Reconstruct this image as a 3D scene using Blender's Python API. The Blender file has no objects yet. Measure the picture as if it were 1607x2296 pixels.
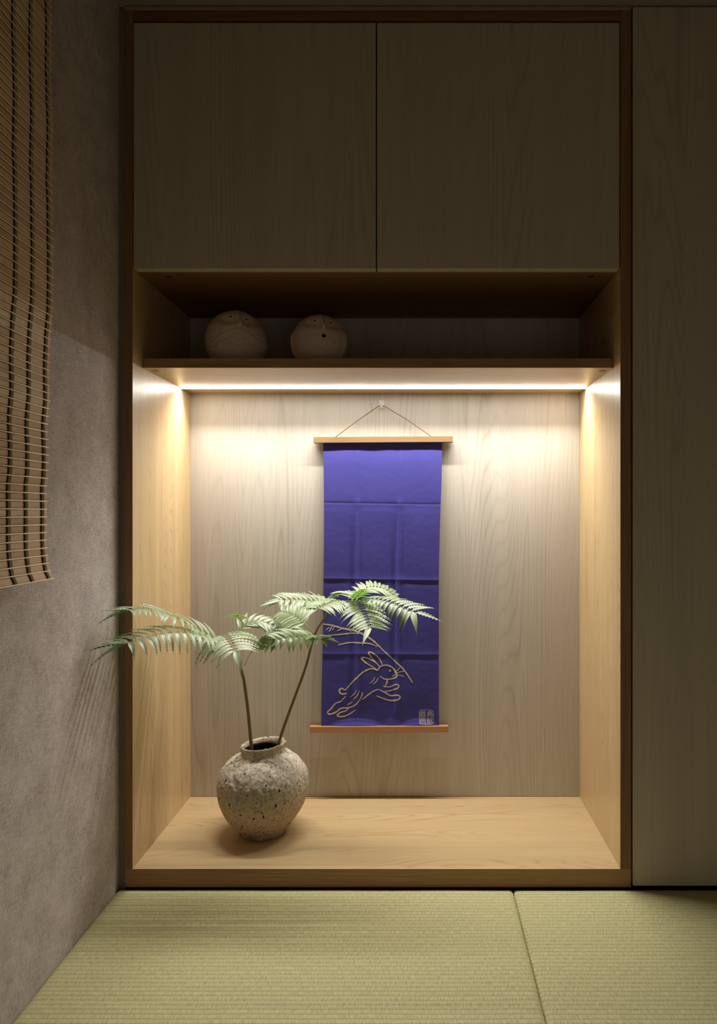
import bpy, bmesh, math, random
from mathutils import Vector, Matrix, noise

# ------------------------------------------------------------------ camera, world, exposure
sc = bpy.context.scene
col = sc.collection
F, D0, VX, VY, EYE = 1620.0, 1.893, 937.0, 1150.0, 0.983   # focal length in px, camera distance, vanishing point, eye height
cam_d = bpy.data.cameras.new('camera')
cam = bpy.data.objects.new('camera', cam_d)
col.objects.link(cam)
cam_d.sensor_fit = 'HORIZONTAL'
cam_d.sensor_width = 36.0
cam_d.lens = 36.0 * F / 1607.0
cam_d.shift_x = -(VX - 803.5) / 1607.0
cam_d.shift_y = (VY - 1148.0) / 1607.0
cam_d.clip_start = 0.02
cam.location = (0, -D0, EYE)
cam.rotation_euler = (math.pi / 2, 0, 0)
sc.camera = cam

W = bpy.data.worlds.new('world')
sc.world = W
W.use_nodes = True
W.node_tree.nodes['Background'].inputs[0].default_value = (1.0, 0.90, 0.74, 1)
W.node_tree.nodes['Background'].inputs[1].default_value = 0.58   # fill light added for the room, entering by the opening behind the camera
sc.view_settings.view_transform = 'Standard'
sc.view_settings.look = 'None'
sc.view_settings.gamma = 1.0
sc.view_settings.use_curve_mapping = False
sc.view_settings.exposure = 0.0
LED = 96.0
LED_COL = (1.0, 0.97, 0.895)
LED_W, LED_SPREAD, LED_TILT = 10.0, 121.0, 13.0   # the strip's own beam through its lens: watts, degrees, lean toward the room
sc.cycles.max_bounces = 12
sc.cycles.diffuse_bounces = 8
sc.cycles.use_denoising = True
sc.cycles.sample_clamp_indirect = 6.0

def P(px, py, y):
    d = y + D0
    return Vector(((px - VX) * d / F, y, EYE - (py - VY) * d / F))

# ------------------------------------------------------------------ helpers
def tag(o, label=None, cat=None, group=None, kind=None):
    if label: o['label'] = label
    if cat: o['category'] = cat
    if group: o['group'] = group
    if kind: o['kind'] = kind
    return o

def empty(name, loc, label, cat, group=None):
    o = bpy.data.objects.new(name, None)
    col.objects.link(o)
    o.location = loc
    o.empty_display_size = 0.05
    return tag(o, label, cat, group)

def link(name, bm, mat, parent=None, smooth=False, origin=None):
    """bm is in world coordinates; origin = where the object's own origin goes (default: parent's world spot)."""
    base = Vector((0, 0, 0))
    p = parent
    while p is not None:
        base += Vector(p.location)
        p = p.parent
    org = Vector(origin) if origin is not None else base
    bmesh.ops.translate(bm, verts=bm.verts, vec=-org)
    me = bpy.data.meshes.new(name)
    bm.to_mesh(me)
    bm.free()
    o = bpy.data.objects.new(name, me)
    col.objects.link(o)
    if parent is not None:
        o.parent = parent
    o.location = org - base
    me.materials.append(mat)
    if smooth:
        for f in me.polygons: f.use_smooth = True
    return o

def box(bm, a, b, bev=0.0):
    a, b = Vector(a), Vector(b)
    r = bmesh.ops.create_cube(bm, size=1.0)
    vs = r['verts']
    c, s = (a + b) / 2, b - a
    for v in vs:
        v.co = Vector((v.co.x * s.x, v.co.y * s.y, v.co.z * s.z)) + c
    if bev:
        es = list({e for v in vs for e in v.link_edges})
        bmesh.ops.bevel(bm, geom=es, offset=bev, segments=2, profile=0.5, affect='EDGES')
    return bm

def boxed(a, b, bev=0.0):
    return box(bmesh.new(), a, b, bev)

def tube(bm, pts, rad, n=10, caps=True):
    pts = [Vector(p) for p in pts]
    rings = []
    ref = None
    for i, p in enumerate(pts):
        t = (pts[min(i + 1, len(pts) - 1)] - pts[max(i - 1, 0)]).normalized()
        if ref is None:
            ref = t.orthogonal().normalized()
        ref = (ref - t * ref.dot(t)).normalized()
        bi = t.cross(ref)
        r = rad[i] if isinstance(rad, (list, tuple)) else rad
        rings.append([bm.verts.new(p + (ref * math.cos(2 * math.pi * k / n) + bi * math.sin(2 * math.pi * k / n)) * r) for k in range(n)])
    for a, b in zip(rings, rings[1:]):
        for k in range(n):
            bm.faces.new((a[k], a[(k + 1) % n], b[(k + 1) % n], b[k]))
    if caps:
        bm.faces.new(rings[0][::-1]); bm.faces.new(rings[-1])
    return bm

def catmull(pts, m=8):
    pts = [Vector(p) for p in pts]
    if len(pts) < 3:
        return [pts[0].lerp(pts[-1], i / m) for i in range(m + 1)]
    q = [pts[0] * 2 - pts[1]] + pts + [pts[-1] * 2 - pts[-2]]
    out = []
    for i in range(1, len(q) - 2):
        a, b, c, d = q[i - 1], q[i], q[i + 1], q[i + 2]
        for k in range(m):
            t = k / m
            out.append(0.5 * ((2 * b) + (c - a) * t + (2 * a - 5 * b + 4 * c - d) * t * t + (3 * b - 3 * c + d - a) * t ** 3))
    out.append(pts[-1])
    return out

def sstep(a, b, x):
    t = max(0.0, min(1.0, (x - a) / (b - a)))
    return t * t * (3 - 2 * t)

# ------------------------------------------------------------------ materials
def new_mat(name):
    m = bpy.data.materials.new(name)
    m.use_nodes = True
    nt = m.node_tree
    return m, nt, nt.nodes['Principled BSDF']

def nd(nt, typ, **kw):
    n = nt.nodes.new(typ)
    for k, v in kw.items():
        if k.startswith('i_'):
            key = k[2:]
            n.inputs[int(key) if key.isdigit() else key].default_value = v
        else:
            setattr(n, k, v)
    return n

def math_n(nt, op, a, b=None, c=None):
    n = nt.nodes.new('ShaderNodeMath'); n.operation = op
    for i, v in enumerate((a, b, c)):
        if v is None: continue
        if hasattr(v, 'is_linked') or hasattr(v, 'links'): nt.links.new(v, n.inputs[i])
        else: n.inputs[i].default_value = v
    return n.outputs[0]

def ramp(nt, fac, stops):
    r = nt.nodes.new('ShaderNodeValToRGB')
    el = r.color_ramp.elements
    while len(el) < len(stops): el.new(0.5)
    for e, (p, c) in zip(el, stops):
        e.position = p
        e.color = (c, c, c, 1) if isinstance(c, (int, float)) else (*c, 1)
    nt.links.new(fac, r.inputs[0])
    return r.outputs[0]

def mixc(nt, fac, a, b, mode='MIX'):
    n = nt.nodes.new('ShaderNodeMix'); n.data_type = 'RGBA'; n.blend_type = mode
    for sock, v in ((n.inputs[0], fac), (n.inputs[6], a), (n.inputs[7], b)):
        if hasattr(v, 'links'): nt.links.new(v, sock)
        elif isinstance(v, (int, float)): sock.default_value = v
        else: sock.default_value = (*v, 1)
    return n.outputs[2]

def bump(nt, bsdf, h, strength, dist):
    b = nd(nt, 'ShaderNodeBump', i_Strength=strength, i_Distance=dist)
    nt.links.new(h, b.inputs['Height'])
    nt.links.new(b.outputs[0], bsdf.inputs['Normal'])

def wood(name, light, dark, axis='Z', freq=26.0, amp=7.0, contrast=0.6, streak=0.5, rough=0.42, spec=0.5, seed=0.0, low=2.2, along=0.09):
    """growth lines = level lines of a noise that is stretched along the grain, over fine straight pores"""
    m, nt, bs = new_mat(name)
    tc = nd(nt, 'ShaderNodeTexCoord')
    mp = nd(nt, 'ShaderNodeMapping')
    s = {'X': (along, 1, 1), 'Y': (1, along, 1), 'Z': (1, 1, along)}[axis]
    mp.inputs['Scale'].default_value = s
    mp.inputs['Location'].default_value = (seed, seed * 0.7, seed * 1.3)
    nt.links.new(tc.outputs['Object'], mp.inputs[0])
    n1 = nd(nt, 'ShaderNodeTexNoise', i_Scale=low, i_Detail=2.5, i_Roughness=0.45)
    nt.links.new(mp.outputs[0], n1.inputs['Vector'])
    sep = nd(nt, 'ShaderNodeSeparateXYZ'); nt.links.new(mp.outputs[0], sep.inputs[0])
    cross = math_n(nt, 'ADD', sep.outputs[1 if axis == 'X' else 0], sep.outputs[2] if axis == 'Y' else sep.outputs[1 if axis == 'Z' else 2])
    v = math_n(nt, 'MULTIPLY_ADD', cross, freq * 0.35, math_n(nt, 'MULTIPLY', n1.outputs[0], freq * amp / 7.0))
    fr = math_n(nt, 'FRACT', v)
    ring = ramp(nt, fr, [(0.0, 0.25), (0.3, 0.0), (0.72, 0.12), (0.93, 1.0), (1.0, 0.25)])
    # wide bands switch the rings on and off
    n2 = nd(nt, 'ShaderNodeTexNoise', i_Scale=low * 2.4, i_Detail=1.0); nt.links.new(mp.outputs[0], n2.inputs['Vector'])
    band = ramp(nt, n2.outputs[0], [(0.38, 0.15), (0.62, 1.0)])
    mp2 = nd(nt, 'ShaderNodeMapping')
    k = 0.018
    mp2.inputs['Scale'].default_value = {'X': (k, 1, 1), 'Y': (1, k, 1), 'Z': (1, 1, k)}[axis]
    nt.links.new(tc.outputs['Object'], mp2.inputs[0])
    n3 = nd(nt, 'ShaderNodeTexNoise', i_Scale=330.0, i_Detail=3.0, i_Roughness=0.6); nt.links.new(mp2.outputs[0], n3.inputs['Vector'])
    fine = ramp(nt, n3.outputs[0], [(0.35, 0.0), (0.70, 1.0)])
    n4 = nd(nt, 'ShaderNodeTexNoise', i_Scale=28.0, i_Detail=2.0); nt.links.new(mp2.outputs[0], n4.inputs['Vector'])
    f1 = math_n(nt, 'MULTIPLY', math_n(nt, 'MULTIPLY', ring, band), contrast)
    f2 = math_n(nt, 'MULTIPLY_ADD', fine, streak * 0.5, f1)
    f3 = math_n(nt, 'MULTIPLY_ADD', ramp(nt, n4.outputs[0], [(0.3, 0.0), (0.7, 1.0)]), streak * 0.35, f2)
    f3n = nt.nodes.new('ShaderNodeClamp'); nt.links.new(f3, f3n.inputs[0])
    c = mixc(nt, f3n.outputs[0], light, dark)
    nt.links.new(c, bs.inputs['Base Color'])
    bs.inputs['Roughness'].default_value = rough
    bs.inputs['Specular IOR Level'].default_value = spec
    bump(nt, bs, f3, -0.08, 0.0006)
    return m

def plain(name, c, rough=0.6, spec=0.4, var=0.0, vscale=30.0, metallic=0.0):
    m, nt, bs = new_mat(name)
    tc = nd(nt, 'ShaderNodeTexCoord')
    n = nd(nt, 'ShaderNodeTexNoise', i_Scale=vscale, i_Detail=3.0); nt.links.new(tc.outputs['Object'], n.inputs['Vector'])
    d = tuple(x * (1 - var) for x in c)
    nt.links.new(mixc(nt, n.outputs[0], c, d), bs.inputs['Base Color'])
    bs.inputs['Roughness'].default_value = rough
    bs.inputs['Specular IOR Level'].default_value = spec
    bs.inputs['Metallic'].default_value = metallic
    return m

OAK_L, OAK_D = (0.68, 0.50, 0.27), (0.44, 0.29, 0.135)
M = {}
M['oak_v'] = wood('oak_grain_upright', OAK_L, OAK_D, 'Z', freq=85, amp=7, contrast=0.75, streak=0.9, rough=0.36, spec=0.6, seed=3.1, low=5.0, along=0.075)
M['oak_h'] = wood('oak_grain_level', (0.56, 0.42, 0.235), OAK_D, 'X', freq=60, amp=8, contrast=0.75, streak=0.85, rough=0.4, spec=0.5, seed=1.7, low=3.6, along=0.13)
M['edge_v'] = wood('brown_oak_edge_upright', (0.34, 0.185, 0.095), (0.19, 0.095, 0.045), 'Z', freq=30, contrast=0.4, streak=1.1, rough=0.5, spec=0.3, seed=9)
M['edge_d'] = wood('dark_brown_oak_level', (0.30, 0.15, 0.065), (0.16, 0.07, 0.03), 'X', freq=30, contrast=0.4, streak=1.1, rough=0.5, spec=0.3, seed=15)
M['edge_h'] = wood('brown_oak_edge_level', (0.44, 0.27, 0.135), (0.26, 0.145, 0.065), 'X', freq=30, contrast=0.4, streak=1.1, rough=0.5, spec=0.3, seed=5)
M['lam'] = wood('pale_grey_wood_laminate', (0.58, 0.535, 0.475), (0.37, 0.335, 0.29), 'Z', freq=95, amp=7, contrast=0.5, streak=0.6, rough=0.45, spec=0.4, seed=2.2, low=3.2, along=0.055)
M['lam2'] = wood('pale_wood_laminate_door', (0.57, 0.50, 0.385), (0.35, 0.30, 0.22), 'Z', freq=95, amp=7, contrast=0.45, streak=0.55, rough=0.5, spec=0.35, seed=7.7, low=3.0, along=0.055)
M['beech'] = wood('beech_bar', (0.30, 0.19, 0.095), (0.19, 0.112, 0.052), 'X', freq=40, contrast=0.3, streak=0.9, rough=0.45, spec=0.4, seed=4)
M['beech_red'] = wood('red_beech_bar', (0.52, 0.27, 0.13), (0.36, 0.165, 0.075), 'X', freq=40, contrast=0.3, streak=0.9, rough=0.45, spec=0.4, seed=14)
M['scribe'] = plain('pale_scribe', (0.45, 0.36, 0.24), 0.7, 0.2, 0.3)
M['filler'] = plain('olive_filler', (0.26, 0.215, 0.165), 0.8, 0.15, 0.2)
M['dark'] = plain('gap_shade', (0.03, 0.022, 0.018), 0.9, 0.1)  # near-black on plinth and carcass, standing in for shade in the gaps
M['ceiling'] = plain('ceiling_paint', (0.36, 0.31, 0.25), 0.9, 0.1, 0.15, 60)
M['roomwall'] = plain('room_wall_paint', (0.30, 0.26, 0.22), 0.9, 0.1, 0.15, 60)

def fabric_wall():
    m, nt, bs = new_mat('linen_wallpaper')
    tc = nd(nt, 'ShaderNodeTexCoord')
    outs = []
    for sc_ in ((1, 700, 55), (1, 55, 700)):
        mp = nd(nt, 'ShaderNodeMapping'); mp.inputs['Scale'].default_value = sc_
        nt.links.new(tc.outputs['Object'], mp.inputs[0])
        n = nd(nt, 'ShaderNodeTexNoise', i_Scale=1.0, i_Detail=3.0, i_Roughness=0.65)
        nt.links.new(mp.outputs[0], n.inputs['Vector']); outs.append(n.outputs[0])
    s = math_n(nt, 'MULTIPLY', math_n(nt, 'ADD', outs[0], outs[1]), 0.5)
    n3 = nd(nt, 'ShaderNodeTexNoise', i_Scale=14.0, i_Detail=4.0); nt.links.new(tc.outputs['Object'], n3.inputs['Vector'])
    s2 = math_n(nt, 'MULTIPLY_ADD', n3.outputs[0], 0.22, math_n(nt, 'MULTIPLY', s, 0.85))
    c = ramp(nt, s2, [(0.40, (0.30, 0.255, 0.235)), (0.51, (0.475, 0.42, 0.40)), (0.64, (0.67, 0.61, 0.585))])
    nt.links.new(c, bs.inputs['Base Color'])
    bs.inputs['Roughness'].default_value = 0.9
    bs.inputs['Specular IOR Level'].default_value = 0.15
    bump(nt, bs, s, 0.55, 0.0012)
    return m
M['linen'] = fabric_wall()

def tatami():
    m, nt, bs = new_mat('woven_rush')
    tc = nd(nt, 'ShaderNodeTexCoord')
    sep = nd(nt, 'ShaderNodeSeparateXYZ'); nt.links.new(tc.outputs['Object'], sep.inputs[0])
    wn = nd(nt, 'ShaderNodeTexNoise', i_Scale=5.0, i_Detail=1.0); nt.links.new(tc.outputs['Object'], wn.inputs['Vector'])
    yy = math_n(nt, 'MULTIPLY_ADD', wn.outputs[0], 0.004, sep.outputs[1])
    fr = math_n(nt, 'FRACT', math_n(nt, 'MULTIPLY', yy, 1 / 0.0135))
    rib = math_n(nt, 'SINE', math_n(nt, 'MULTIPLY', fr, math.pi))
    rib = math_n(nt, 'POWER', rib, 0.5)
    mp = nd(nt, 'ShaderNodeMapping'); mp.inputs['Scale'].default_value = (420, 60, 1)
    nt.links.new(tc.outputs['Object'], mp.inputs[0])
    n = nd(nt, 'ShaderNodeTexNoise', i_Scale=1.0, i_Detail=2.0, i_Roughness=0.6); nt.links.new(mp.outputs[0], n.inputs['Vector'])
    n5 = nd(nt, 'ShaderNodeTexNoise', i_Scale=2.5, i_Detail=3.0); nt.links.new(tc.outputs['Object'], n5.inputs['Vector'])
    base = ramp(nt, n.outputs[0], [(0.3, (0.40, 0.355, 0.165)), (0.5, (0.53, 0.485, 0.25)), (0.72, (0.67, 0.625, 0.36))])
    base = mixc(nt, math_n(nt, 'MULTIPLY', n5.outputs[0], 0.5), base, (0.48, 0.47, 0.24))
    groove = ramp(nt, rib, [(0.0, 0.55), (0.7, 1.0)])
    nt.links.new(mixc(nt, 1.0, base, groove, 'MULTIPLY'), bs.inputs['Base Color'])
    bs.inputs['Roughness'].default_value = 0.6
    bs.inputs['Specular IOR Level'].default_value = 0.3
    h = math_n(nt, 'MULTIPLY_ADD', n.outputs[0], 0.5, rib)
    bump(nt, bs, h, 0.6, 0.0012)
    return m
M['tatami'] = tatami()

def emit_mat():
    m = bpy.data.materials.new('led_diffuser')
    m.use_nodes = True
    nt = m.node_tree
    nt.nodes.clear()
    e = nd(nt, 'ShaderNodeEmission', i_Color=(*LED_COL, 1), i_Strength=LED)
    o = nd(nt, 'ShaderNodeOutputMaterial')
    nt.links.new(e.outputs[0], o.inputs[0])
    return m
M['led'] = emit_mat()

# ------------------------------------------------------------------ room shell
XL = -0.785           # face of the left wall
FZ = -0.05            # sub floor under the mats
XR, YR, ZC = 1.80, -3.0, 2.312
def struct(name, bm, mat, label=None):
    o = link(name, bm, mat)
    return tag(o, label, None, None, 'structure')
struct('floor', boxed((XL - 0.1, YR - 0.1, FZ - 0.05), (XR + 0.1, 0.75, FZ)), M['roomwall'])
struct('ceiling', boxed((XL - 0.1, YR - 0.1, ZC), (XR + 0.1, 0.75, ZC + 0.05)), M['ceiling'])
struct('wall_left', boxed((XL - 0.1, YR, FZ), (XL, 0.75, ZC)), M['linen'])
struct('wall_right', boxed((XR, YR, FZ), (XR + 0.1, 0.75, ZC)), M['roomwall'])
struct('wall_rear', boxed((XL, YR - 0.1, FZ), (-0.25, YR, ZC)), M['roomwall'])   # the rest of that side is left open to let the added fill in
struct('wall_rear_light_block', boxed((-0.2498, YR - 0.1, 1.0), (XR, YR, ZC)), M['roomwall'])  # unseen, added to hold the fill light low so the upper room stays dark
struct('wall_back', boxed((XL, 0.65, FZ), (XR, 0.75, ZC)), M['roomwall'])
struct('trim_1', boxed((XL + 0.0003, 0.004, FZ + 0.001), (-0.7678, 0.02, ZC - 0.001)), M['filler'])
struct('trim_2', boxed((-0.767, -0.002, 2.3003), (0.5575, 0.018, 2.3095), 0.0008), M['scribe'])

# ------------------------------------------------------------------ alcove cabinet
Z0 = 0.0499           # display floor
XI0, XI1 = -0.748, 0.530    # inner faces of the sides
YB = 0.483            # back panel face
alc = empty('display_alcove', (-0.109, 0.24, FZ), 'built-in oak display alcove lit from under its shelf, holding vase and hanging cloth', 'alcove cabinet')
def side(x0, x1, inner):
    bm = boxed((x0, 0.0012, Z0 + 0.0003), (x1, YB + 0.018, 2.2995), 0.0006)
    o = link('side_panel', bm, M['oak_v'], alc)
    e = link('edge_band', boxed((x0, 0.0, Z0 + 0.0003), (x1, 0.0011, 2.2995)), M['edge_v'], o)
    e['label'] = 'dark brown front edge of the oak side panel'
    return o
side(-0.7672, XI0, 1)
side(XI1, 0.5572, -1)
o = link('bottom_panel', boxed((-0.7672, 0.0012, 0.0025), (0.5572, YB + 0.018, Z0), 0.0005), M['oak_h'], alc)
link('edge_band', boxed((-0.7672, 0.0, 0.0025), (0.5572, 0.0011, Z0)), M['edge_h'], o)['label'] = 'brown front edge below the display floor'
link('plinth', boxed((-0.7660, 0.006, FZ + 0.0003), (0.5560, 0.03, 0.0022)), M['dark'], alc)['label'] = 'recessed strip under the bottom board, coloured dark for the shade of the gap'
link('back_panel', boxed((XI0 + 0.0003, YB, Z0 + 0.0015), (XI1 - 0.0003, YB + 0.016, 2.2990)), M['lam'], alc)['label'] = 'pale grey wood-look back panel'
link('top_rail', boxed((XI0 + 0.0003, 0.0, 2.2735), (XI1 - 0.0003, 0.3, 2.2990), 0.0005), M['edge_d'], alc)
# shelf with its light strip
SZ0, SZ1, SY = 1.3768, 1.4022, 0.068
shelf = link('shelf', boxed((XI0 + 0.0008, SY + 0.0012, SZ0), (XI1 - 0.0008, YB - 0.0015, SZ1), 0.0005), M['oak_h'], alc)
link('edge_band', boxed((XI0 + 0.0008, SY, SZ0), (XI1 - 0.0008, SY + 0.0011, SZ1)), M['edge_h'], shelf)
bm = bmesh.new()
yl, wl = 0.379, 0.0036
hl = 0.0029
prof = [(-wl, 0), (-wl * 0.95, -hl * 0.72), (-wl * 0.6, -hl), (wl * 0.7, -hl), (wl * 0.98, -hl * 0.5), (wl, 0)]   # raised lens, lit on its front and its flat face
x0, x1 = XI0 + 0.003, XI1 - 0.003
ra = [bm.verts.new((x0, yl + a, SZ0 - 0.0002 + b)) for a, b in prof]
rb = [bm.verts.new((x1, yl + a, SZ0 - 0.0002 + b)) for a, b in prof]
for k in range(len(prof)):
    j = (k + 1) % len(prof)
    bm.faces.new((ra[k], ra[j], rb[j], rb[k]))
bm.faces.new(ra[::-1]); bm.faces.new(rb)
bmesh.ops.recalc_face_normals(bm, faces=bm.faces)
strip = link('light_strip', bm, M['led'], shelf)
strip.data.materials.append(plain('white_strip_housing', (0.6, 0.58, 0.54), 0.5, 0.4))
for p in strip.data.polygons:
    if p.normal.y > 0.35 or p.normal.z > 0.5 or abs(p.normal.x) > 0.5: p.material_index = 1     # opaque back and ends of the housing
strip['label'] = 'glowing warm white light strip let into the shelf underside'
ld = bpy.data.lights.new('strip_beam', 'AREA')
ld.shape = 'RECTANGLE'; ld.size = x1 - x0; ld.size_y = 0.009
ld.energy = LED_W; ld.color = LED_COL; ld.spread = math.radians(LED_SPREAD)
lo = bpy.data.objects.new('strip_beam', ld)
col.objects.link(lo)
lo.location = ((x0 + x1) / 2, yl, SZ0 - hl - 0.0008)
lo.rotation_euler = (math.radians(-LED_TILT), 0, 0)
capm = plain('beige_cap', (0.50, 0.34, 0.17), 0.4, 0.5)
capd = plain('dark_cap', (0.06, 0.035, 0.02), 0.6, 0.3)
def cap(x, y, z, r, mat, parent):
    bm = bmesh.new()
    # rings cut in a flat disc
    prof = [(0.0, 0.0006), (0.32, 0.0006), (0.36, 0.0014), (0.56, 0.0014), (0.60, 0.0004), (0.72, 0.0004), (0.76, 0.0016), (0.96, 0.0016), (1.0, 0.0)]
    n = 28
    rings = []
    for a, h in prof[1:]:
        rings.append([bm.verts.new((x + r * a * math.cos(2 * math.pi * k / n), y + r * a * math.sin(2 * math.pi * k / n), z - h - 0.0002)) for k in range(n)])
    bm.faces.new(rings[0])
    for A, B in zip(rings, rings[1:]):
        for k in range(n):
            bm.faces.new((A[k], B[k], B[(k + 1) % n], A[(k + 1) % n]))
    return link('connector_cap', bm, mat, parent, True)
for x, y in ((XI0 + 0.020, 0.112), (XI1 - 0.020, 0.112), (XI0 + 0.020, 0.455), (XI1 - 0.020, 0.455)):
    cap(x, y, SZ0, 0.0115, capm, shelf)

# ------------------------------------------------------------------ overhead cupboard
ovh = empty('overhead_cupboard', (-0.109, 0.2, 1.623), 'wide two-door overhead cupboard above the open shelf with the clay heads', 'cupboard')
ZU = 1.623
bp = link('bottom_panel', boxed((XI0 + 0.0006, 0.0295, ZU), (XI1 - 0.0006, YB - 0.0008, ZU + 0.018)), M['edge_d'], ovh)
for x in (-0.675, 0.468):
    cap(x, 0.062, ZU, 0.009, capd, bp)
XD = [(300, 842.3), (845, 1388)]
for a, b in XD:
    xa, xb = (a - VX) / 855.6, (b - VX) / 855.6
    o = link('door', boxed((xa, 0.0, ZU), (xb, 0.0285, 2.2668), 0.0007), M['lam2'], ovh)

# ------------------------------------------------------------------ wardrobe at the right
wr = empty('wardrobe', (1.1, 0.3, FZ), 'tall plain pale-wood wardrobe standing right of the lit alcove', 'wardrobe')
link('carcass', boxed((0.5622, 0.026, FZ + 0.0004), (XR - 0.002, 0.60, 2.3080)), M['dark'], wr)
for xa, xb in ((0.5625, 1.178), (1.181, XR - 0.003)):
    link('door', boxed((xa, -0.002, 0.0070), (xb, 0.024, 2.3072), 0.0007), M['lam2'], wr)

# ------------------------------------------------------------------ tatami mats
def mat(x0, x1, y0, y1, label):
    """thick mat with softly rounded borders, edges turned over"""
    bm = bmesh.new()
    nx, ny = 60, 120
    def edge(t, w):   # 0 at border, 1 inside
        return min(1.0, t / w)
    xs = [0, .002, .004, .007, .012, .02] + [0.02 + (x1 - x0 - 0.04) * k / 24 for k in range(1, 25)]
    xs += [x1 - x0 - q for q in (.012, .007, .004, .002, 0)]
    ys = [0, .002, .004, .007, .012, .02] + [0.02 + (y1 - y0 - 0.04) * k / 40 for k in range(1, 41)]
    ys += [y1 - y0 - q for q in (.012, .007, .004, .002, 0)]
    R = 0.012
    g = []
    for a in xs:
        row = []
        for b in ys:
            t = min(a, x1 - x0 - a, b, y1 - y0 - b)
            q = max(0.0, 1 - t / R)
            z = -0.0045 * q * q
            z += 0.0012 * (noise.noise(Vector((x0 + a, y0 + b, 0)) * 7.0)) * (0.3 + 0.7 * q)
            wob = 0.0010 * noise.noise(Vector((a * 9, 3.3, 1.0))) if b > y1 - y0 - 0.001 else 0
            row.append(bm.verts.new((x0 + a, y0 + b + wob, z)))
        g.append(row)
    for i in range(len(xs) - 1):
        for j in range(len(ys) - 1):
            bm.faces.new((g[i][j], g[i + 1][j], g[i + 1][j + 1], g[i][j + 1]))
    be = [e for e in bm.edges if e.is_boundary]
    r = bmesh.ops.extrude_edge_only(bm, edges=be)
    vs = [v for v in r['geom'] if isinstance(v, bmesh.types.BMVert)]
    for v in vs: v.co.z = FZ + 0.0003
    be = [e for e in bm.edges if e.is_boundary]
    bmesh.ops.contextual_create(bm, geom=be)
    bmesh.ops.recalc_face_normals(bm, faces=bm.faces)
    o = link('tatami_mat', bm, M['tatami'], None, True, origin=((x0 + x1) / 2, (y0 + y1) / 2, FZ))
    return tag(o, label, 'tatami mat', 'borderless green tatami mats on the floor')
mat(XL + 0.001, 0.2466, -2.08, -0.0015, 'larger green tatami mat between the linen wall and the floor seam, below the vase')
mat(0.2490, 1.28, -2.08, -0.0035, 'green tatami mat right of the floor seam, reaching under the wardrobe front')

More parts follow.
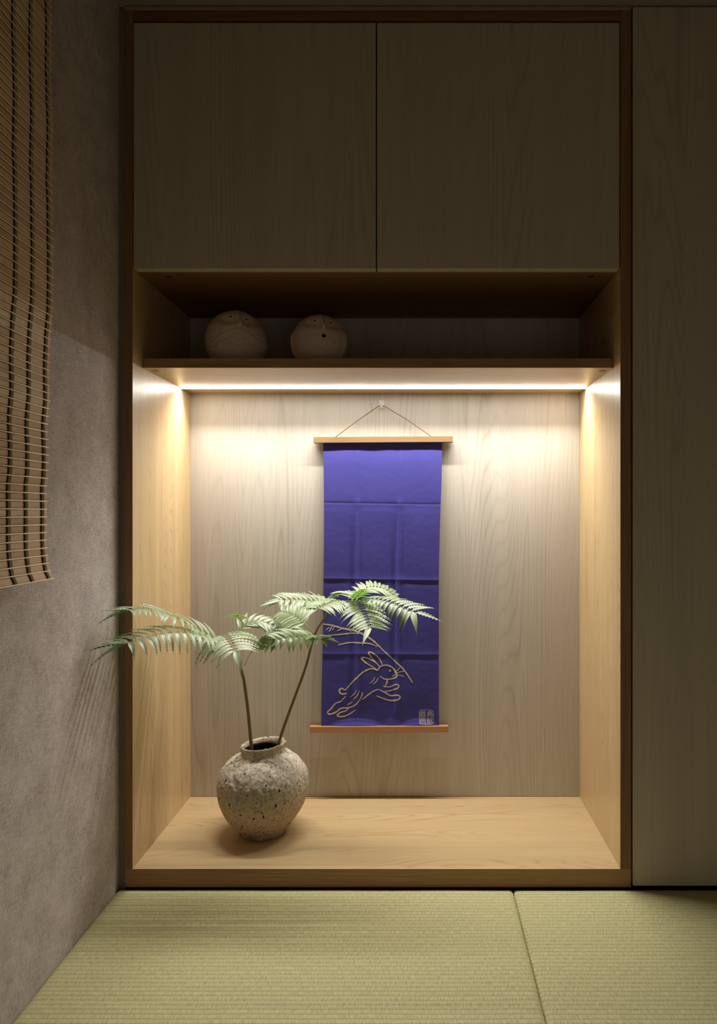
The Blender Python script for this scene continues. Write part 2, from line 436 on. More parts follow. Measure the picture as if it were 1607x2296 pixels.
# ------------------------------------------------------------------ bamboo blind on the left wall
def blind():
    YE, dE = -0.4368, -0.4368 + D0
    root = empty('bamboo_blind', (-0.76, -0.9, 2.25), 'woven brown bamboo slat blind hanging on the left wall', 'blind')
    prof = [(-900, 113), (0, 112), (80, 114), (150, 113), (200, 114), (300, 117), (420, 114.5), (450, 116.5), (600, 118), (700, 117), (760, 111.5), (830, 109),
            (900, 110), (960, 104.5), (1010, 107), (1060, 106.5), (1080, 105), (1095, 102), (1115, 103), (1150, 103.5), (1200, 103), (1235, 104), (1262, 107.5), (1281, 111), (1297, 119)]
    def xw(py):
        for (a, u), (b, v) in zip(prof, prof[1:]):
            if py <= b:
                return ((u + (v - u) * (py - a) / (b - a)) - VX) * dE / F
        return (119 - VX) * dE / F
    zof = lambda py: EYE - (py - VY) * dE / F
    pyof = lambda z: VY + (EYE - z) * F / dE
    pitch = 0.01555
    zbot = zof(1297.5)
    N = int((2.235 - zbot) / pitch)
    nodes = [(xw(pyof(zbot + i * pitch)), zbot + i * pitch) for i in range(N + 1)]
    y0, y1 = YE - 0.93, YE
    def frame(i):
        (xa, za), (xb, zb) = nodes[i], nodes[i + 1]
        t = Vector((xb - xa, 0, zb - za)).normalized()
        return Vector((xa, 0, za)), Vector((xb, 0, zb)), t, Vector((t.z, 0, -t.x))
    rng = random.Random(4)
    bm = bmesh.new()
    for i in range(N):
        a, b, t, n = frame(i)
        lo, hi = a + t * 0.0022, b - t * 0.0022
        e0 = rng.uniform(-.0012, .0008)
        # slightly arched split-bamboo section
        sec = [lo, lo.lerp(hi, .25) + n * .0006, lo.lerp(hi, .75) + n * .0006, hi, hi - n * .0013, lo - n * .0013]
        A = [bm.verts.new((p.x, y0, p.z)) for p in sec]
        B = [bm.verts.new((p.x, y1 + e0, p.z)) for p in sec]
        for k in range(6):
            j = (k + 1) % 6
            bm.faces.new((A[k], A[j], B[j], B[k]))
        bm.faces.new(A[::-1]); bm.faces.new(B)
    bmesh.ops.recalc_face_normals(bm, faces=bm.faces)
    m, nt, bs = new_mat('bamboo_slat')
    tc = nd(nt, 'ShaderNodeTexCoord')
    geo = nd(nt, 'ShaderNodeNewGeometry')
    mp = nd(nt, 'ShaderNodeMapping'); mp.inputs['Scale'].default_value = (1, 0.05, 1)
    nt.links.new(tc.outputs['Object'], mp.inputs[0])
    n = nd(nt, 'ShaderNodeTexNoise', i_Scale=600.0, i_Detail=3.0); nt.links.new(mp.outputs[0], n.inputs['Vector'])
    n2 = nd(nt, 'ShaderNodeTexNoise', i_Scale=16.0, i_Detail=2.0); nt.links.new(tc.outputs['Object'], n2.inputs['Vector'])
    c = ramp(nt, geo.outputs['Random Per Island'], [(0.0, (0.72, 0.49, 0.31)), (0.5, (0.86, 0.62, 0.41)), (1.0, (0.96, 0.77, 0.52))])
    c = mixc(nt, math_n(nt, 'MULTIPLY', n.outputs[0], 0.3), c, (0.30, 0.16, 0.08))
    c = mixc(nt, math_n(nt, 'MULTIPLY', n2.outputs[0], 0.25), c, (0.34, 0.18, 0.10))
    nt.links.new(c, bs.inputs['Base Color'])
    bs.inputs['Roughness'].default_value = 0.65
    bs.inputs['Specular IOR Level'].default_value = 0.2
    link('slat_panel', bm, m, root)['label'] = 'flat brown bamboo slats'
    bm = bmesh.new()
    for i in range(N + 1):
        a, b, t, nn = frame(min(i, N - 1))
        p = (a if i < N else b) + nn * 0.0012
        r = 0.00125
        wob = rng.uniform(0, 6)
        pts = [Vector((p.x, y0 + (y1 + .0005 - y0) * k / 6, p.z + 0.0003 * math.sin(wob + k))) for k in range(7)]
        tube(bm, pts, r, 6)
    rod = plain('pale_reed', (0.92, 0.76, 0.52), 0.4, 0.5, 0.25, 40)
    link('reed_rods', bm, rod, root, True)['label'] = 'thin pale reed rods between the slats'
    # warp cords: a thick dark cord and three thin ones, sagging round every rod
    cd = plain('dark_cord', (0.045, 0.028, 0.018), 0.9, 0.1, 0.3, 400)
    cb = plain('olive_brown_thread', (0.50, 0.40, 0.25), 0.9, 0.1, 0.3, 900)
    ks = [(-0.453, 0.0), (-0.5137, 0.0), (-0.572, 0.0)] + [(-0.572 - 0.0595 * q, 0.0) for q in range(1, 14)]
    for yc, _ in ks:
        for name, off, r, mt in (('thick', -0.0056, 0.0013, cd), ('thin', -0.0016, 0.0012, cb), ('thin', 0.0016, 0.0012, cb), ('thin', 0.0048, 0.0012, cb)):
            bm = bmesh.new()
            pts = []
            for i in range(N):
                a, b, t, nn = frame(i)
                w = 0.0004 * math.sin(i * 1.7 + off * 900)
                pts.append(Vector((0, yc + off + w * 0.3, 0)) + a - nn * 0.0002)
                pts.append(Vector((0, yc + off + w, 0)) + a.lerp(b, .22) + nn * 0.0014)
                pts.append(Vector((0, yc + off + w, 0)) + a.lerp(b, .78) + nn * 0.0014)
            tube(bm, pts, r, 5)
            if name == 'thick':
                cord = link('warp_cord', bm, mt, root, True)
                cord['label'] = 'dark binding cord woven over the slats'
                thin = bmesh.new()
            else:
                me = bpy.data.meshes.new('t'); bm.to_mesh(me); bm.free(); thin.from_mesh(me)
        link('thread', thin, cb, cord, True)
    link('head_rail', boxed((-0.7845, y0, 2.236), (-0.735, y1, 2.275), 0.002), M['edge_v'], root)
blind()

# ------------------------------------------------------------------ clay heads on the shelf
def clay_mat():
    m, nt, bs = new_mat('unglazed_clay')
    tc = nd(nt, 'ShaderNodeTexCoord')
    n = nd(nt, 'ShaderNodeTexNoise', i_Scale=260.0, i_Detail=2.0); nt.links.new(tc.outputs['Object'], n.inputs['Vector'])
    c = ramp(nt, n.outputs[0], [(0.3, (0.72, 0.59, 0.44)), (0.6, (0.90, 0.77, 0.60))])
    nt.links.new(c, bs.inputs['Base Color'])
    bs.inputs['Roughness'].default_value = 0.75
    bump(nt, bs, n.outputs[0], 0.25, 0.0006)
    return m
M['clay'] = clay_mat()
M['hole'] = plain('black_hole', (0.012, 0.009, 0.007), 0.8, 0.1)

def seg_d(p, a, b):
    ax, ay = a; bx, by = b
    dx, dy = bx - ax, by - ay
    t = max(0, min(1, ((p[0] - ax) * dx + (p[1] - ay) * dy) / (dx * dx + dy * dy)))
    return math.hypot(p[0] - ax - dx * t, p[1] - ay - dy * t), t
def poly_d(p, pts):
    return min(seg_d(p, a, b)[0] for a, b in zip(pts, pts[1:]))

def head(px, R, label, kind):
    d = 2.149
    cx = (px - VX) * d / F
    c = Vector((cx, d - D0, SZ1 + R * 0.985 + 0.0006))
    root = empty('clay_head', (cx, d - D0, SZ1 + 0.0002), label, 'clay ornament', 'round clay heads with faces on the upper shelf')
    bm = bmesh.new()
    nu, nv = 320, 220
    rows = []
    toc = (Vector((0, -D0, EYE)) - c).normalized()          # the faces look down at someone sitting in the room
    fx = Vector((0, 0, 1)).cross(toc).normalized()
    fz = toc.cross(fx)
    def disp(n):
        u, v, w = n.dot(fx), n.dot(fz), n.dot(toc)
        if w <= 0: return 0
        k = sstep(0.0, 0.25, w)
        h = 0.0
        # brow / eye hollows, meeting at the nose bridge
        dn, t = seg_d((u, v), (0.06, 0.93), (0.135, 0.56))
        for s, ex, ey in ((-1, -0.30, 0.70), (1, 0.50, 0.66)):
            q = ((u - ex) / 0.34) ** 2 + ((v - ey) / 0.15) ** 2
            h -= 0.10 * math.exp(-q * 1.3)
        h += 0.11 * math.exp(-(dn / 0.055) ** 2) * (0.45 + 0.75 * t)
        h += 0.06 * math.exp(-(((u - 0.135) / 0.085) ** 2 + ((v - 0.555) / 0.06) ** 2))
        if kind == 1:
            # two folded arms whose hands meet under the nose
            L = [(-0.80, -0.10), (-0.66, 0.12), (-0.25, 0.34), (0.05, 0.42)]
            L2 = [(-0.80, -0.10), (-0.72, -0.16), (-0.55, 0.0), (-0.25, 0.16), (0.1, 0.26)]
            Rr = [(0.14, 0.45), (0.35, 0.30), (0.62, 0.16), (0.86, -0.02)]
            inside = 0.0
            a = poly_d((u, v), [(-0.70, -0.05), (-0.45, 0.13), (-0.15, 0.26), (0.10, 0.33)])
            inside = (1 - sstep(0.10, 0.135, a))
            b = poly_d((u, v), [(0.20, 0.32), (0.5, 0.13), (0.86, -0.14)])
            inside = max(inside, (1 - sstep(0.10, 0.135, b)))
            h += 0.05 * inside
            g1 = min(poly_d((u, v), [(0.02, 0.46), (-0.25, 0.36), (-0.62, 0.13), (-0.80, -0.06), (-0.80, -0.18), (-0.70, -0.22)]), poly_d((u, v), [(-0.66, -0.20), (-0.55, -0.06), (-0.42, 0.0)]), poly_d((u, v), [(0.22, 0.43), (0.5, 0.26), (0.80, 0.03)]))
            h -= 0.045 * math.exp(-(g1 / 0.022) ** 2)
            for f in range(4):
                dd, _ = seg_d((u, v), (0.08 + 0.01 * f, 0.36 - 0.045 * f), (0.25, 0.31 - 0.045 * f))
                h += 0.022 * math.exp(-(dd / 0.018) ** 2)
        else:
            dm = math.hypot(u - 0.13, v - 0.27)
            h += 0.02 * math.exp(-(dm / 0.13) ** 2)
        return h * k
    for j in range(nv + 1):
        th = math.pi * j / nv
        row = []
        for i in range(nu):
            ph = 2 * math.pi * i / nu
            n = Vector((math.sin(th) * math.cos(ph), math.sin(th) * math.sin(ph), math.cos(th)))
            p = n * (1 + disp(n))
            if kind == 2 and abs(n.x) > 0.6:
                # flat ears down both cheeks
                e = math.exp(-((n.y + 0.35) / 0.10) ** 2 * 1.0) * (1 - sstep(0.35, 0.55, abs(n.z + 0.15)))
                p = p * (1 + 0.05 * e)
            if p.z < -0.985 + 0.02: p.z = -0.985
            row.append(bm.verts.new(c + Vector((p.x * R, p.y * R, p.z * R))))
        rows.append(row)
    for j in range(nv):
        for i in range(nu):
            k = (i + 1) % nu
            if j == 0:
                bm.faces.new((rows[0][0], rows[1][i], rows[1][k])) if False else bm.faces.new((rows[0][i], rows[1][i], rows[1][k], rows[0][k]))
            else:
                bm.faces.new((rows[j][i], rows[j + 1][i], rows[j + 1][k], rows[j][k]))
    bmesh.ops.remove_doubles(bm, verts=bm.verts, dist=1e-6)
    bmesh.ops.recalc_face_normals(bm, faces=bm.faces)
    link('head', bm, M['clay'], root, True)
    def spot(name, u, v, ru, rv):
        bm = bmesh.new()
        n0 = (fx * u + fz * v + toc * math.sqrt(max(0.01, 1 - u * u - v * v))).normalized()
        tx = Vector((0, 0, 1)).cross(n0).normalized() * -1
        ty = n0.cross(tx).normalized()
        cen = c + n0 * R * (1 + disp(n0) + 0.004)
        for s in (1,):
            r = bmesh.ops.create_uvsphere(bm, u_segments=20, v_segments=10, radius=1.0)
            for vv in r['verts']:
                q = vv.co
                vv.co = cen + tx * q.x * ru * R + ty * q.y * rv * R + n0 * q.z * 0.012 * R
        return link(name, bm, M['hole'], root, True)
    if kind == 1:
        spot('eye', -0.17, 0.81, 0.045, 0.035); spot('eye', 0.34, 0.75, 0.04, 0.035)
    else:
        spot('eye', -0.18, 0.80, 0.045, 0.035); spot('eye', 0.38, 0.755, 0.04, 0.035)
        spot('mouth', 0.13, 0.27, 0.075, 0.065)
head(529, 68 * 2.149 / F, 'round clay head with folded arms under its nose, left one on the shelf', 1)
head(717, 63.5 * 2.149 / F, 'round clay head with a small open black mouth, right one on the shelf', 2)

# ------------------------------------------------------------------ hanging cloth
CY = 0.462
def cloth_xz(s, t):
    """s across 0..1, t down 0..1 -> photo pixel of the cloth point"""
    py = 985 + (1629 - 985) * t
    xl = 724.5 + (720 - 724.5) * sstep(0.55, 1.0, t) + 1.5 * math.sin(math.pi * min(1, t * 1.8)) 
    xr = 991 - 7.5 * sstep(0.0, 0.5, t) + 1.0 * sstep(0.95, 1.0, t)
    return xl + (xr - xl) * s, py
def cloth_y(s, t):
    px, py = cloth_xz(s, t)
    y = 0.0
    env = sstep(993, 1040, py) * (1 - sstep(1560, 1629, py))
    # upright creases: shallow pleats, wandering a little
    for c0, c1, a in ((0.292, 0.300, 1.0), (0.657, 0.640, 1.0)):
        cc = c0 + (c1 - c0) * t
        dx = (s - cc)
        y -= 0.0032 * math.exp(-(dx / 0.011) ** 2) * env * (0.5 + 0.8 * sstep(1090, 1250, py))
        y += 0.0042 * math.exp(-((dx + 0.045) / 0.035) ** 2) * env * sstep(1100, 1290, py) * a
        y -= 0.0016 * math.exp(-((dx - 0.06) / 0.05) ** 2) * env
    # level creases
    for zc, a in ((1127 + 4 * s, 0.7), (1297 + 4 * s, 1.0), (1466 + 1 * s, 1.0)):
        q = (py - zc)
        if a < 0.8: y += 0.0010 * math.exp(-abs(q) / 2.4)
        else: y -= 0.0016 * math.exp(q / 4.5 if q < 0 else -q / 2.0)
        y += 0.0006 * a * math.exp(-((q - 9) / 8.0) ** 2)
        # dimples where the creases cross
        for cs in (0.292, 0.655):
            y -= 0.0012 * math.exp(-((s - cs) / 0.03) ** 2 - (q / 10.0) ** 2)
    # soft swell of every panel
    y -= 0.0020 * math.sin(math.pi * min(1, max(0, (s % 0.355) / 0.355))) * env
    y += 0.0010 * noise.noise(Vector((s * 5, t * 9, 0.5)))
    y += 0.0002 * noise.noise(Vector((s * 22, t * 60, 2.5)))
    # cloth sags back, then comes forward over the lower bar
    for sc_, w, a in ((0.30, 0.20, 1.0), (0.83, 0.14, 0.9), (0.60, 0.08, 0.3)):
        b = math.exp(-((s - sc_) / w) ** 4) * a
        yb = 1629 - 13 * max(0.0, 1 - ((s - sc_) / (w * 1.2)) ** 2)
        y += 0.0022 * b * sstep(1540, 1600, py) * (1 - sstep(yb - 6, yb, py))
        y -= 0.0060 * b * sstep(yb - 1, 1629, py)
    return CY + y
def cloth_p(s, t, off=0.0):
    px, py = cloth_xz(s, t)
    y = cloth_y(s, t)
    q = P(px, py, CY)
    q.y = y - off
    return q
def cloth_px(px, py, off):
    t = (py - 985) / (1629 - 985)
    a, _ = cloth_xz(0, t); b, _ = cloth_xz(1, t)
    return cloth_p((px - a) / (b - a), t, off)

scroll = empty('hanging_cloth', P(855, 985, CY), 'narrow indigo cloth with a hare drawing hanging between two wooden bars', 'wall hanging')
def navy():
    m, nt, bs = new_mat('indigo_cotton')
    tc = nd(nt, 'ShaderNodeTexCoord')
    mp = nd(nt, 'ShaderNodeMapping'); mp.inputs['Scale'].default_value = (350, 1, 1600)
    nt.links.new(tc.outputs['Object'], mp.inputs[0])
    n = nd(nt, 'ShaderNodeTexNoise', i_Scale=1.0, i_Detail=2.0); nt.links.new(mp.outputs[0], n.inputs['Vector'])
    c = ramp(nt, n.outputs[0], [(0.3, (0.042, 0.038, 0.225)), (0.7, (0.074, 0.067, 0.34))])
    nt.links.new(c, bs.inputs['Base Color'])
    bs.inputs['Roughness'].default_value = 0.75
    bs.inputs['Specular IOR Level'].default_value = 0.25
    bs.inputs['Sheen Weight'].default_value = 0.25
    bs.inputs['Sheen Roughness'].default_value = 0.4
    bs.inputs['Sheen Tint'].default_value = (0.55, 0.5, 1.0, 1)
    bump(nt, bs, n.outputs[0], 0.15, 0.0004)
    return m
M['navy'] = navy()
bm = bmesh.new()
NS, NT = 150, 660
g = [[bm.verts.new(cloth_p(i / NS, j / NT)) for j in range(NT + 1)] for i in range(NS + 1)]
for i in range(NS):
    for j in range(NT):
        bm.faces.new((g[i][j], g[i][j + 1], g[i + 1][j + 1], g[i + 1][j]))
# give it thickness: a back face 0.6 mm behind
ex = bmesh.ops.duplicate(bm, geom=bm.faces[:] + bm.edges[:] + bm.verts[:])
for v in [e for e in ex['geom'] if isinstance(e, bmesh.types.BMVert)]: v.co.y += 0.0006
bmesh.ops.reverse_faces(bm, faces=[e for e in ex['geom'] if isinstance(e, bmesh.types.BMFace)])
cloth = link('cloth', bm, M['navy'], scroll, True)

def bar(name, a0, a1, mat, lab):
    (px0, y0a, y0b), (px1, y1a, y1b) = a0, a1
    yf = 0.4500
    bm = bmesh.new()
    vs = []
    for px, pa, pb in ((px0, y0a, y0b), (px1, y1a, y1b)):
        for py in (pa, pb):
            q = P(px, py, yf)
            for dy in (0.0, 0.0235):
                vs.append(bm.verts.new((q.x, yf + dy, q.z)))
    for f in ((0, 2, 3, 1), (4, 5, 7, 6), (0, 1, 5, 4), (2, 6, 7, 3), (0, 4, 6, 2), (1, 3, 7, 5)):
        bm.faces.new([vs[k] for k in f])
    bmesh.ops.recalc_face_normals(bm, faces=bm.faces)
    bmesh.ops.bevel(bm, geom=bm.edges[:], offset=0.0008, segments=2, affect='EDGES')
    o = link(name, bm, mat, scroll)
    o['label'] = lab
bar('upper_bar', (702.5, 980, 993), (1015, 978, 991), M['beech'], 'light wooden bar at the top')
bar('lower_bar', (694, 1630, 1643.5), (1005, 1629, 1642), M['beech_red'], 'reddish wooden bar at the foot')
cordm = plain('brown_cord', (0.16, 0.06, 0.04), 0.8, 0.2, 0.3, 500)
bm = bmesh.new()
tube(bm, [P(751, 981, 0.462), P(800, 944, 0.4645), P(847, 911.5, 0.470), P(851, 910, 0.470), P(858, 910, 0.470), P(863, 911.5, 0.470), P(912, 941, 0.4645), P(967, 979, 0.462)], 0.0010, 8)
link('hanging_cord', bm, cordm, scroll, True)

# print on the cloth: a plain line hare of our own, a bare twig and the seal
ink = plain('sand_ink', (0.72, 0.61, 0.49), 0.85, 0.1, 0.1, 200)
def ribbon(bm, pts, w0, taper=True, seed=0, off=0.0005):
    pts = catmull([Vector((a, b, 0)) for a, b in pts], 10)
    # resample
    out = [pts[0]]
    for p in pts[1:]:
        if (p - out[-1]).length > 0.8: out.append(p)
    if len(out) < 2: out.append(pts[-1])
    L = []
    n = len(out)
    for i, p in enumerate(out):
        t = (out[min(i + 1, n - 1)] - out[max(i - 1, 0)])
        t = t.normalized() if t.length > 1e-6 else Vector((1, 0, 0))
        q = Vector((-t.y, t.x, 0))
        f = i / (n - 1)
        w = w0 * (0.75 + 0.35 * noise.noise(Vector((p.x * 0.22, p.y * 0.22, seed))))
        if taper: w *= 0.45 + 0.55 * math.sin(math.pi * min(1, max(0, 0.08 + 0.84 * f)))
        L.append([bm.verts.new(cloth_px(p.x + q.x * w * k, p.y + q.y * w * k, off)) for k in (-1, 0, 1)])
    for a, b in zip(L, L[1:]):
        for k in (0, 1):
            bm.faces.new((a[k], b[k], b[k + 1], a[k + 1]))
bm = bmesh.new()
H = [
    # back: nape to rump
    ([(846, 1503), (832, 1499), (815, 1506), (799, 1520), (784, 1536), (774, 1547)], 1.7),
    # tail tuft
    ([(774, 1547), (764, 1543), (761, 1551), (768, 1556), (777, 1554)], 1.9),
    # far-stretched hind leg
    ([(775, 1560), (764, 1572), (752, 1577), (742, 1589), (734, 1596), (739, 1601), (752, 1597), (765, 1588), (782, 1587), (796, 1581), (808, 1566), (813, 1552)], 1.7),
    # second hind leg tucked behind
    ([(782, 1587), (775, 1594), (764, 1597), (756, 1604), (766, 1607), (782, 1602), (797, 1592)], 1.5),
    # belly
    ([(812, 1568), (826, 1557), (838, 1549), (848, 1545)], 1.6),
    # near fore leg
    ([(848, 1545), (862, 1552), (876, 1560), (890, 1558), (897, 1562), (892, 1568), (876, 1571), (860, 1566), (844, 1560)], 1.7),
    # far fore leg
    ([(858, 1538), (874, 1540), (888, 1534), (894, 1537), (890, 1543), (874, 1549), (862, 1550)], 1.5),
    # chest and throat
    ([(862, 1541), (867, 1530), (868, 1521)], 1.6),
    # head
    ([(846, 1503), (853, 1494), (866, 1491), (878, 1496), (886, 1505), (890, 1513), (886, 1519), (874, 1523), (862, 1522), (852, 1516)], 1.8),
    # ears laid back
    ([(852, 1495), (840, 1484), (822, 1475), (810, 1475), (818, 1484), (832, 1493), (846, 1502)], 1.6),
    ([(858, 1492), (850, 1476), (836, 1464), (826, 1462), (831, 1472), (842, 1484)], 1.5),
    # mouth, whiskers
    ([(889, 1513), (883, 1514), (879, 1517)], 1.0),
    ([(885, 1510), (897, 1506), (906, 1505)], 0.9), ([(885, 1513), (898, 1514), (906, 1517)], 0.9), ([(884, 1508), (894, 1499), (899, 1492)], 0.9),
    # fur strokes
    ([(800, 1545), (794, 1556), (784, 1564)], 1.0), ([(806, 1548), (800, 1560), (791, 1569)], 1.0),
    ([(828, 1532), (836, 1526), (840, 1518)], 1.0), ([(836, 1534), (844, 1527), (848, 1519)], 1.0),
    ([(784, 1576), (778, 1582)], 1.0), ([(790, 1572), (784, 1580)], 1.0),
]
for k, (pts, w) in enumerate(H): ribbon(bm, pts, w * 1.25, True, k)
c0 = [(874 + 2.6 * math.cos(a), 1504 + 2.6 * math.sin(a)) for a in [2 * math.pi * k / 12 for k in range(13)]]
cc = bm.verts.new(cloth_px(874, 1504, 0.0005)); rr = [bm.verts.new(cloth_px(a, b, 0.0005)) for a, b in c0[:-1]]
for k in range(12): bm.faces.new((cc, rr[k], rr[(k + 1) % 12]))
link('printed_hare', bm, ink, cloth)['label'] = 'pale line drawing of a leaping hare'
bm = bmesh.new()
Tw = [
    ([(725, 1399), (745, 1402), (770, 1409), (795, 1414), (818, 1424), (836, 1436), (848, 1447), (858, 1457)], 2.4),
    ([(758, 1446), (780, 1441), (806, 1441), (830, 1443), (846, 1450)], 1.7),
    ([(726, 1425), (755, 1423), (785, 1420), (806, 1420)], 1.4),
    ([(730, 1413), (738, 1406)], 1.3), ([(738, 1416), (744, 1404)], 1.3), ([(755, 1414), (768, 1409)], 1.3), ([(745, 1413), (750, 1404)], 1.1),
    ([(880, 1478), (894, 1490), (908, 1505), (925, 1531)], 1.7),
    ([(858, 1457), (868, 1466), (880, 1478)], 1.5),
]
for k, (pts, w) in enumerate(Tw): ribbon(bm, pts, w * 1.2, True, 40 + k)
link('printed_twig', bm, ink, cloth)['label'] = 'pale bare twig above the hare'
bm = bmesh.new()
cx, cy, hw, hh, r = 955.5, 1607.5, 15.6, 15.8, 6.0
loop = []
for qx, qy, a0 in ((1, -1, -90), (1, 1, 0), (-1, 1, 90), (-1, -1, 180)):
    for k in range(7):
        a = math.radians(a0 + 15 * k)
        loop.append((cx + qx * (hw - r) + r * math.cos(a), cy + qy * (hh - r) + r * math.sin(a)))
L = []
for i, (a, b) in enumerate(loop):
    dx, dy = a - cx, b - cy
    l = math.hypot(dx, dy); k = 1.0 / l
    L.append((bm.verts.new(cloth_px(a - dx * k * .55, b - dy * k * .55, .0006)), bm.verts.new(cloth_px(a + dx * k * .55, b + dy * k * .55, .0006))))
for i in range(len(L)):
    j = (i + 1) % len(L)
    bm.faces.new((L[i][0], L[i][1], L[j][1], L[j][0]))
seal_ok = True
for ch, gx, gy in (('\u622f', 947.8, 1600.3), ('\u753b', 947.8, 1615.2), ('\u9ce5', 963.2, 1600.3), ('\u7363', 963.2, 1615.2)):
    cu = bpy.data.curves.new('glyph', 'FONT')
    cu.body = ch
    cu.resolution_u = 3
    to = bpy.data.objects.new('glyph', cu)
    col.objects.link(to)
    bpy.context.view_layer.update()
    ev = to.evaluated_get(bpy.context.evaluated_depsgraph_get())
    me = ev.to_mesh()
    if me is not None and len(me.vertices) > 3:
        xs = [v.co.x for v in me.vertices]; ys = [v.co.y for v in me.vertices]
        mx, my = (min(xs) + max(xs)) / 2, (min(ys) + max(ys)) / 2
        sx, sy = 13.2 / (max(xs) - min(xs)), 13.4 / (max(ys) - min(ys))
        vm = [bm.verts.new(cloth_px(gx + (v.co.x - mx) * sx, gy - (v.co.y - my) * sy, .0006)) for v in me.vertices]
        for p in me.polygons:
            try: bm.faces.new([vm[k] for k in p.vertices])
            except ValueError: pass
    ev.to_mesh_clear()
    bpy.data.objects.remove(to)
    bpy.data.curves.remove(cu)
sealm = plain('pale_seal_ink', (0.55, 0.50, 0.47), 0.8, 0.2)
link('printed_seal', bm, sealm, cloth)['label'] = 'small rounded square seal with four characters'

# clear adhesive hook
def hook():
    m, nt, bs = new_mat('clear_plastic')
    bs.inputs['Base Color'].default_value = (0.95, 0.95, 0.95, 1)
    bs.inputs['Roughness'].default_value = 0.12
    bs.inputs['Transmission Weight'].default_value = 0.35
    bs.inputs['IOR'].default_value = 1.45
    root = empty('adhesive_hook', P(855, 905, 0.4825), 'small clear plastic hook stuck to the back panel above the cloth', 'hook')
    a, b = P(849.5, 897, 0.4825), P(861.5, 915.5, 0.4825)
    bm = bmesh.new()
    # hexagonal pad
    cxx, czz = (a.x + b.x) / 2, (a.z + b.z) / 2
    w, h = (b.x - a.x) / 2, (a.z - b.z) / 2
    out = [(-.75, 1), (.75, 1), (1.15, .55), (1.0, -.1), (.6, -.75), (.25, -1), (-.25, -1), (-.6, -.75), (-1.0, -.1), (-1.15, .55)]
    A = [bm.verts.new((cxx + u * w, 0.4826, czz + v * h)) for u, v in out]
    B = [bm.verts.new((cxx + u * w * .92, 0.4800, czz + v * h * .95)) for u, v in out]
    bm.faces.new(A); bm.faces.new(B[::-1])
    for k in range(len(out)):
        j = (k + 1) % len(out)
        bm.faces.new((A[k], B[k], B[j], A[j]))
    bmesh.ops.recalc_face_normals(bm, faces=bm.faces)
    link('pad', bm, m, root)
    bm = bmesh.new()
    z0 = P(0, 912, 0.47).z
    tube(bm, [Vector((cxx, 0.4799, z0 + .004)), Vector((cxx, 0.4760, z0 - .0035)), Vector((cxx, 0.4700, z0 - .0045)), Vector((cxx, 0.4660, z0 - .001)), Vector((cxx, 0.4650, z0 + .006))], [.0035, .0028, .0025, .0026, .0024], 10)
    link('hook_arm', bm, m, root, True)
hook()

